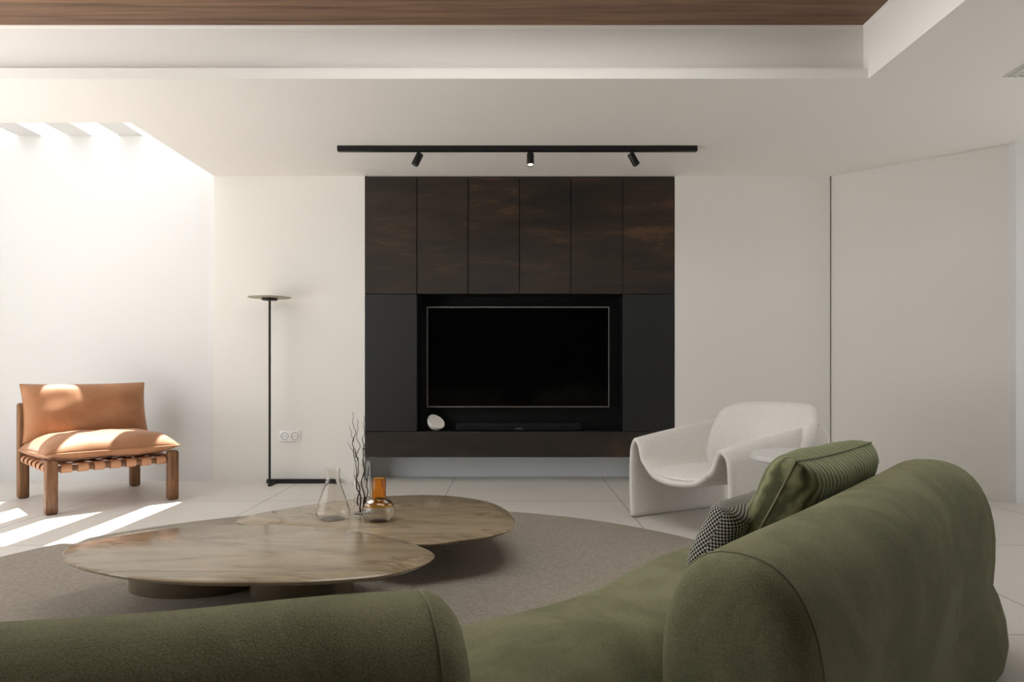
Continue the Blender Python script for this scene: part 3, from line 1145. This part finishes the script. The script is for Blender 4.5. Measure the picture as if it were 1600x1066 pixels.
def backrest(path, h_of, z_of, zb, p=2.5, dome=0.055, nsec=40, dome_end=None):
    """pill-shaped roll along a floor path; returns mesh and the two end outlines"""
    P = catmull([Vector((x, y, 0)) for x, y in path], 10)
    n = len(P)
    def dirat(i):
        return (P[min(i + 1, n - 1)] - P[max(i - 1, 0)]).normalized()
    def section(i, scale=1.0, off=0.0):
        d = dirat(i)
        nrm_ = Vector((d.y, -d.x, 0))
        t_ = i / (n - 1)
        h, zt = h_of(t_), z_of(t_)
        zc, zh = (zt + zb) / 2, (zt - zb) / 2
        out = []
        for k in range(nsec):
            a = 2 * math.pi * k / nsec
            ca, sa = math.cos(a), math.sin(a)
            u = math.copysign(abs(ca) ** (2 / p), ca) * h
            w_ = math.copysign(abs(sa) ** (2 / p), sa) * zh
            # fuller towards the top, drawn in at the foot
            u *= 1.0 + 0.07 * (w_ / zh) - 0.05 * (w_ / zh) ** 2
            # keep the inset even all round
            q = Vector((u, w_))
            if scale < 1:
                q = Vector((u * scale, w_ * (1 - (1 - scale) * h / zh)))
            out.append(P[i] + nrm_ * q.x + Vector((0, 0, zc + q.y)) + d * off)
        return out
    secs = []
    prof = [(0.0, 1.0), (0.25, 0.985), (0.55, 0.93), (0.8, 0.82), (0.94, 0.65), (1.0, 0.4)]
    for o_, s in prof[::-1]:
        secs.append(section(0, s, -dome * o_))
    for i in range(1, n - 1):
        secs.append(section(i))
    if dome_end:
        for k in range(11):
            a = math.pi / 2 * k / 11
            secs.append(section(n - 1, math.cos(a), dome_end * math.sin(a)))
    else:
        for o_, s in prof:
            secs.append(section(n - 1, s, dome * o_))
    bm = new_bm()
    rings = [[bm.verts.new(q - ORG) for q in sec] for sec in secs]
    for a, b in zip(rings, rings[1:]):
        for k in range(nsec):
            bm.faces.new((a[k], a[(k + 1) % nsec], b[(k + 1) % nsec], b[k]))
    bm.faces.new(rings[0][::-1]); bm.faces.new(rings[-1])
    def outline(i):
        c = sum(section(i), Vector()) / nsec
        return [q + (q - c).normalized() * 0.001 - ORG for q in section(i)]
    return bm, outline(0), outline(n - 1)


ZB = 0.035
r_path = [(0.405, 1.265), (0.60, 1.46), (0.80, 1.67), (1.00, 1.89), (1.17, 2.075), (1.30, 2.215)]
bm, o0, o1 = backrest(r_path, lambda t_: 0.150 + 0.022 * t_, lambda t_: 0.578 + 0.038 * t_ - 0.006 * max(0.0, 1 - t_ / 0.15) ** 2, ZB, dome_end=0.15)
br = obj('backrest', bm, M['velvet'], sofa)
bm = new_bm(); add_tube(bm, o0, 0.002, 8, closed=True)
obj('piping', bm, M['piping'], br)
l_path = [(-1.45, 0.94), (-1.15, 0.89), (-0.80, 0.88), (-0.45, 0.93), (-0.13, 1.04)]
bm, o0, o1 = backrest(l_path, lambda t_: 0.150, lambda t_: 0.565 + 0.016 * t_ - 0.011 * max(0.0, (t_ - 0.82) / 0.18) ** 2, ZB)
bl = obj('backrest', bm, M['velvet'], sofa)
for ol in (o0, o1):
    bm = new_bm(); add_tube(bm, ol, 0.0015, 8, closed=True)
    obj('piping', bm, M['piping'], bl)

seat_pts = [(-1.45, 0.70), (-1.00, 0.67), (-0.55, 0.70), (-0.12, 0.90), (0.08, 1.05), (0.225, 1.235), (0.35, 1.375), (0.53, 1.44), (0.74, 1.47), (0.91, 1.57), (1.12, 1.775), (1.285, 1.91), (1.43, 2.048), (1.535, 2.23), (1.51, 2.42), (1.43, 2.55), (1.22, 2.58),
            (0.98, 2.52), (0.77, 2.44), (0.57, 2.345), (0.425, 2.25), (0.297, 2.095), (0.105, 1.835), (-0.165, 1.63), (-0.50, 1.44), (-1.0, 1.36), (-1.45, 1.36), (-1.66, 1.05)]
P = catmull([Vector((x, y, 0)) for x, y in seat_pts], 6, closed=True)
n = len(P)
N = []
for i in range(n):
    d = (P[(i + 1) % n] - P[i - 1]).normalized()
    N.append(Vector((-d.y, d.x, 0)))          # inwards: the outline runs counter-clockwise
bm = new_bm()
prof = [(0.03, 0.0), (0.008, 0.02), (0.0, 0.07), (0.006, 0.13), (0.022, 0.19), (0.048, 0.25), (0.075, 0.298), (0.105, 0.330), (0.15, 0.348)]
rings = []
for ins, z in prof:
    rings.append([bm.verts.new(P[i] + N[i] * ins + Vector((0, 0, z + RZ)) - ORG) for i in range(n)])
for a, b in zip(rings, rings[1:]):
    for k in range(n):
        k2 = (k + 1) % n
        bm.faces.new((a[k], a[k2], b[k2], b[k]))
bm.faces.new(rings[-1]); bm.faces.new(rings[0][::-1])
se = obj('seat', bm, M['velvet'], sofa)
bm = new_bm()
add_tube(bm, [P[i] + N[i] * 0.0475 + Vector((0, 0, 0.252 + RZ)) - ORG for i in range(n)], 0.0022, 8, closed=True)
obj('piping', bm, M['piping'], se)


# ------------------------------------------------------------------ scatter cushions
def place(o, center, xdir, lean_deg):
    """stand a cushion: its width runs along xdir, its face leans back by lean_deg"""
    x = Vector(xdir).normalized()
    back = Vector((x.y, -x.x, 0))                 # towards the backrest
    up = (Vector((0, 0, 1)) * math.cos(math.radians(lean_deg)) + back * math.sin(math.radians(lean_deg))).normalized()
    z = x.cross(up)
    m_ = Matrix((x, up, z)).transposed().to_4x4()
    m_.translation = Vector(center)
    o.matrix_world = m_


along = Vector((0.68, 0.73, 0))
gc = thing('cushion', 'ribbed green velvet cushion leaning on the sofa backrest', 'cushion')
bm = pillow_bm(0.61, 0.36, 0.080, 0.080, 0.05, p=7.0, crown=0.42, seed=4, wrinkle=0.003)
obj('cover', bm, M['ribbed'], gc)
bm = pillow_edge(0.61, 0.36, 0.05, 0.0035)
obj('piping', bm, M['piping'], gc)
place(gc, (0.868, 2.088, 0.505), along, 28)
hc = obj('cushion.001', pillow_bm(0.36, 0.225, 0.055, 0.055, 0.05, p=7.0, crown=0.42, seed=6, wrinkle=0.002), M['houndstooth'])
tag(hc, 'small black and white houndstooth cushion on the sofa seat', 'cushion')
place(hc, (0.650, 2.047, 0.428), along, 26)
